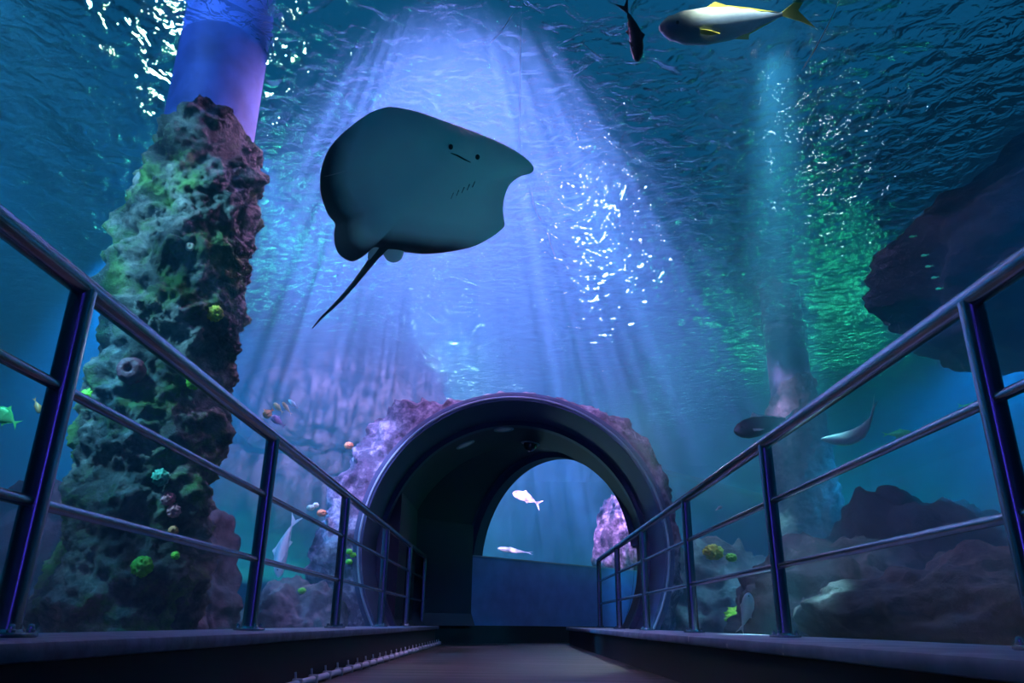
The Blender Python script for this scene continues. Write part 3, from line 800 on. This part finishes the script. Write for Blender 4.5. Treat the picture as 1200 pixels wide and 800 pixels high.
    ma = N(m, 'ShaderNodeMath', operation='MULTIPLY_ADD'); L(m, nz.outputs[0], ma.inputs[0]); ma.inputs[1].default_value = .16; L(m, sx.outputs[0], ma.inputs[2])
    r = ramp(m, [(.55, (.78, .90, .88)), (.80, (.60, .70, .70)), (.97, (.06, .07, .09)), (1.0, (.015, .018, .025))]); L(m, ma.outputs[0], r.inputs[0])
    # the ramp input is shifted by the mottling
    L(m, r.outputs[0], b.inputs['Base Color'])
    o = obj('body', bm, m, root); 
    # mouth, nostrils, gill slits on the belly
    def on_belly(u, v): return pos(Vector((u, v)), 1, .6) - C
    bm = bmesh.new(); tube(bm, [on_belly(u, v) + n * .004 for u, v in ((528, 177), (536, 180), (543, 184), (551, 188))], [.003, .006, .006, .003], 8)
    obj('mouth', bm, M_eye, root)
    for (u, v) in ((528, 170), (559, 182)):
        bm = bmesh.new(); bmesh.ops.create_uvsphere(bm, u_segments=12, v_segments=8, radius=.022)
        cc = on_belly(u, v)
        for vv in bm.verts: vv.co = cc + X * vv.co.x * .8 + Yv * vv.co.y * .95 + n * vv.co.z * .4
        obj('nostril', bm, M_eye, root)
    mg = simple('gill_grey', (.10, .13, .14), .6)
    for k in range(5):
        u, v = 556 - k * 6.2, 210 + k * 3.2
        bm = bmesh.new(); tube(bm, [on_belly(u, v), on_belly(u - 3, v + 7)], [.005, .005], 6); obj('gill_slit', bm, mg, root)
        u, v = 497 - k * 1.5, 203 + k * 5
        bm = bmesh.new(); tube(bm, [on_belly(u, v), on_belly(u + 8, v + 2)], [.004, .004], 6); obj('gill_slit', bm, mg, root)
    tag(root, 'large stingray gliding overhead with pale belly and long thin tail', 'stingray')
stingray()

# ------------------------------------------------------------------ light
def look(o, tgt):
    o.rotation_euler = (Vector(tgt) - o.location).to_track_quat('-Z', 'Y').to_euler()
def spot(name, loc, tgt, power, col, size, blend=.5, radius=.15, gobo=None):
    l = bpy.data.lights.new(name, 'SPOT'); l.energy = power; l.color = col; l.spot_size = math.radians(size); l.spot_blend = blend; l.shadow_soft_size = radius
    o = bpy.data.objects.new(name, l); COL.objects.link(o); o.location = loc; look(o, tgt)
    if gobo:
        l.use_nodes = True; nt = l.node_tree; em = next(x for x in nt.nodes if x.type == 'EMISSION')
        tc = nt.nodes.new('ShaderNodeTexCoord'); nz = nt.nodes.new('ShaderNodeTexNoise'); nz.inputs['Scale'].default_value = gobo; nz.inputs['Detail'].default_value = 3
        nt.links.new(tc.outputs['Normal'], nz.inputs['Vector'])
        mr = nt.nodes.new('ShaderNodeMapRange'); mr.inputs[1].default_value = .42; mr.inputs[2].default_value = .62; mr.inputs[3].default_value = .08; mr.inputs[4].default_value = 2.2
        nt.links.new(nz.outputs[0], mr.inputs[0]); nt.links.new(mr.outputs[0], em.inputs['Strength'])
    return o
def area(name, loc, tgt, power, col, sx, sy):
    l = bpy.data.lights.new(name, 'AREA'); l.energy = power; l.color = col; l.shape = 'RECTANGLE'; l.size = sx; l.size_y = sy
    o = bpy.data.objects.new(name, l); COL.objects.link(o); o.location = loc; look(o, tgt); return o
ZS = SURF - .12
def up(u, v, y): return W(u, v, y)
vb = spot('violet_beam', (-.42, 3.45, EYE + 4.68), (-.5, 5.0, EYE + 4.49), 360000, (1.0, .38, .80), 18, 1, .03, gobo=40)
vb2 = spot('violet_beam', (-.30, 3.95, EYE + 4.63), (-.4, 5.0, EYE + 4.47), 90000, (1.0, .42, .84), 18, 1, .03, gobo=40); vb2.scale = (5.5, 1, 1)
vb.scale = (5.0, 1, 1)
pb0, pb1 = Vector((.9, 7.6, SURF)), W(822, 500, 10.4)
spot('pale_beam', pb0 - (pb1 - pb0) * .9, pb1, 45000, (.45, .95, 1.0), 10, 1, .08, gobo=30)
spot('white_beam', up(903, -190, 4.9), up(912, 420, 5.15), 75000, (.6, 1.0, .95), 8, 1, .05, gobo=30)
spot('fish_fill', (1.0, 2.5, 6.6), W(865, 25, 4.4), 11000, (.85, .95, 1), 16, .7, .1)  # added key spot that brightens the big silver fish
spot('pillar_light', (-3.9, 2.4, ZS), (PX, PY, 2.3), 1300, (.30, .75, 1.0), 46, .8, .1, gobo=16)
spot('portal_light', (-2.5, 6.2, ZS), (-1.85, 9.4, 1.9), 2600, (.60, .42, 1.0), 23, .7, .1)
spot('green_light', (5.8, 8.5, ZS), (6.5, 11.5, .5), 300, (.1, 1.0, .6), 80, .7, .1, gobo=12)
spot('blue_wash', (-5.0, 8.5, ZS), (-4.0, 11, 0), 2200, (.02, .44, 1.0), 120, .7, .2, gobo=8)
spot('blue_wash', (7.6, 10.5, ZS), (7.0, 12.5, 0), 1800, (.02, .44, 1.0), 120, .7, .2, gobo=8)
spot('blue_wash', (1.0, 17, ZS), (1.0, 18, 0), 350, (.02, .26, 1.0), 130, .7, .2, gobo=8)
spot('blue_wash', (-4.6, 3.0, ZS), (-5.5, 5, 0), 900, (.02, .44, .9), 120, .7, .2, gobo=8)
spot('blue_wash', (4.6, 3.0, ZS), (5.5, 5, 0), 600, (.02, .44, .9), 120, .7, .2, gobo=8)
spot('violet_rock_light', (2.2, 15.8, ZS - .3), (3.0, 17.3, 1.4), 260, (.50, .38, 1.0), 26, .7, .1)
spot('shaft_light', (-4.2, 1.8, 8.0), (PX, PY, 4.3), 2600, (.15, .33, 1.0), 26, .8, .1)
spot('ray_fill', (2.35, 3.3, .65), W(495, 215, 5.0), 75, (.04, .85, 1.0), 34, .8, .1)  # added unseen spot giving the ray's belly a teal glow
spot('slope_light', (3.2, 9.8, 8.5), (3.0, 11.0, .8), 13000, (.25, .72, 1.0), 15, .9, .1, gobo=22)
spot('fish_fill', (3.6, 9.2, 8.6), (4.4, 10.5, 2.8), 15000, (.35, .85, 1.0), 14, .8, .1, gobo=16)  # added spot that brightens the fish by the hazy pillar
# hall lamps above the water, whose glitter shows in the ripples
area('hall_lamp', (2.75, 22, 6.9), (1, 9, SURF), 380, (1, .97, 1.0), .38, .6)
area('hall_lamp', (-10.5, 20, 13), (-3, 6, SURF), 2000, (.85, 1.0, .6), 1.6, 1.6)
area('hall_lamp', (9.7, 20, 8.9), (4, 8, SURF), 35, (1, .82, 1.0), .42, .42)
# unseen panels added in the water to put glow patches into the ripples
def ripple_glow(x, y, p, col, sx, sy): area('ripple_glow', (x, y, .95), (x, y + .001, 4), p, col, sx, sy)
ripple_glow(-1.75, 20.5, 240, (.5, .95, 1.0), .9, 1.7)
ripple_glow(6.8, 15.5, 230, (.05, 1.0, .45), 3.6, 4)
ripple_glow(-5.0, 14.5, 190, (.1, 1.0, .65), 3, 4)
ripple_glow(3.4, 20, 60, (.15, .9, .9), 3, 3)
# blue lamp in the walkway behind the viewer
area('walkway_lamp', (.05, -3.2, 1.5), (0, 5, 1.2), 12, (.08, .06, 1.0), .12, 2.2)

wd_ = bpy.data.worlds.new('hall'); sc.world = wd_; wd_.use_nodes = True
bg = wd_.node_tree.nodes['Background']; bg.inputs[0].default_value = (.015, .33, .80, 1); bg.inputs[1].default_value = .27

vs = sc.view_settings
sc.display_settings.display_device = 'sRGB'
vs.view_transform = 'Standard'; vs.look = 'None'; vs.exposure = 0.0; vs.gamma = 1.0; vs.use_curve_mapping = False
sc.cycles.max_bounces = 8; sc.cycles.transparent_max_bounces = 16; sc.cycles.sample_clamp_indirect = 6.0
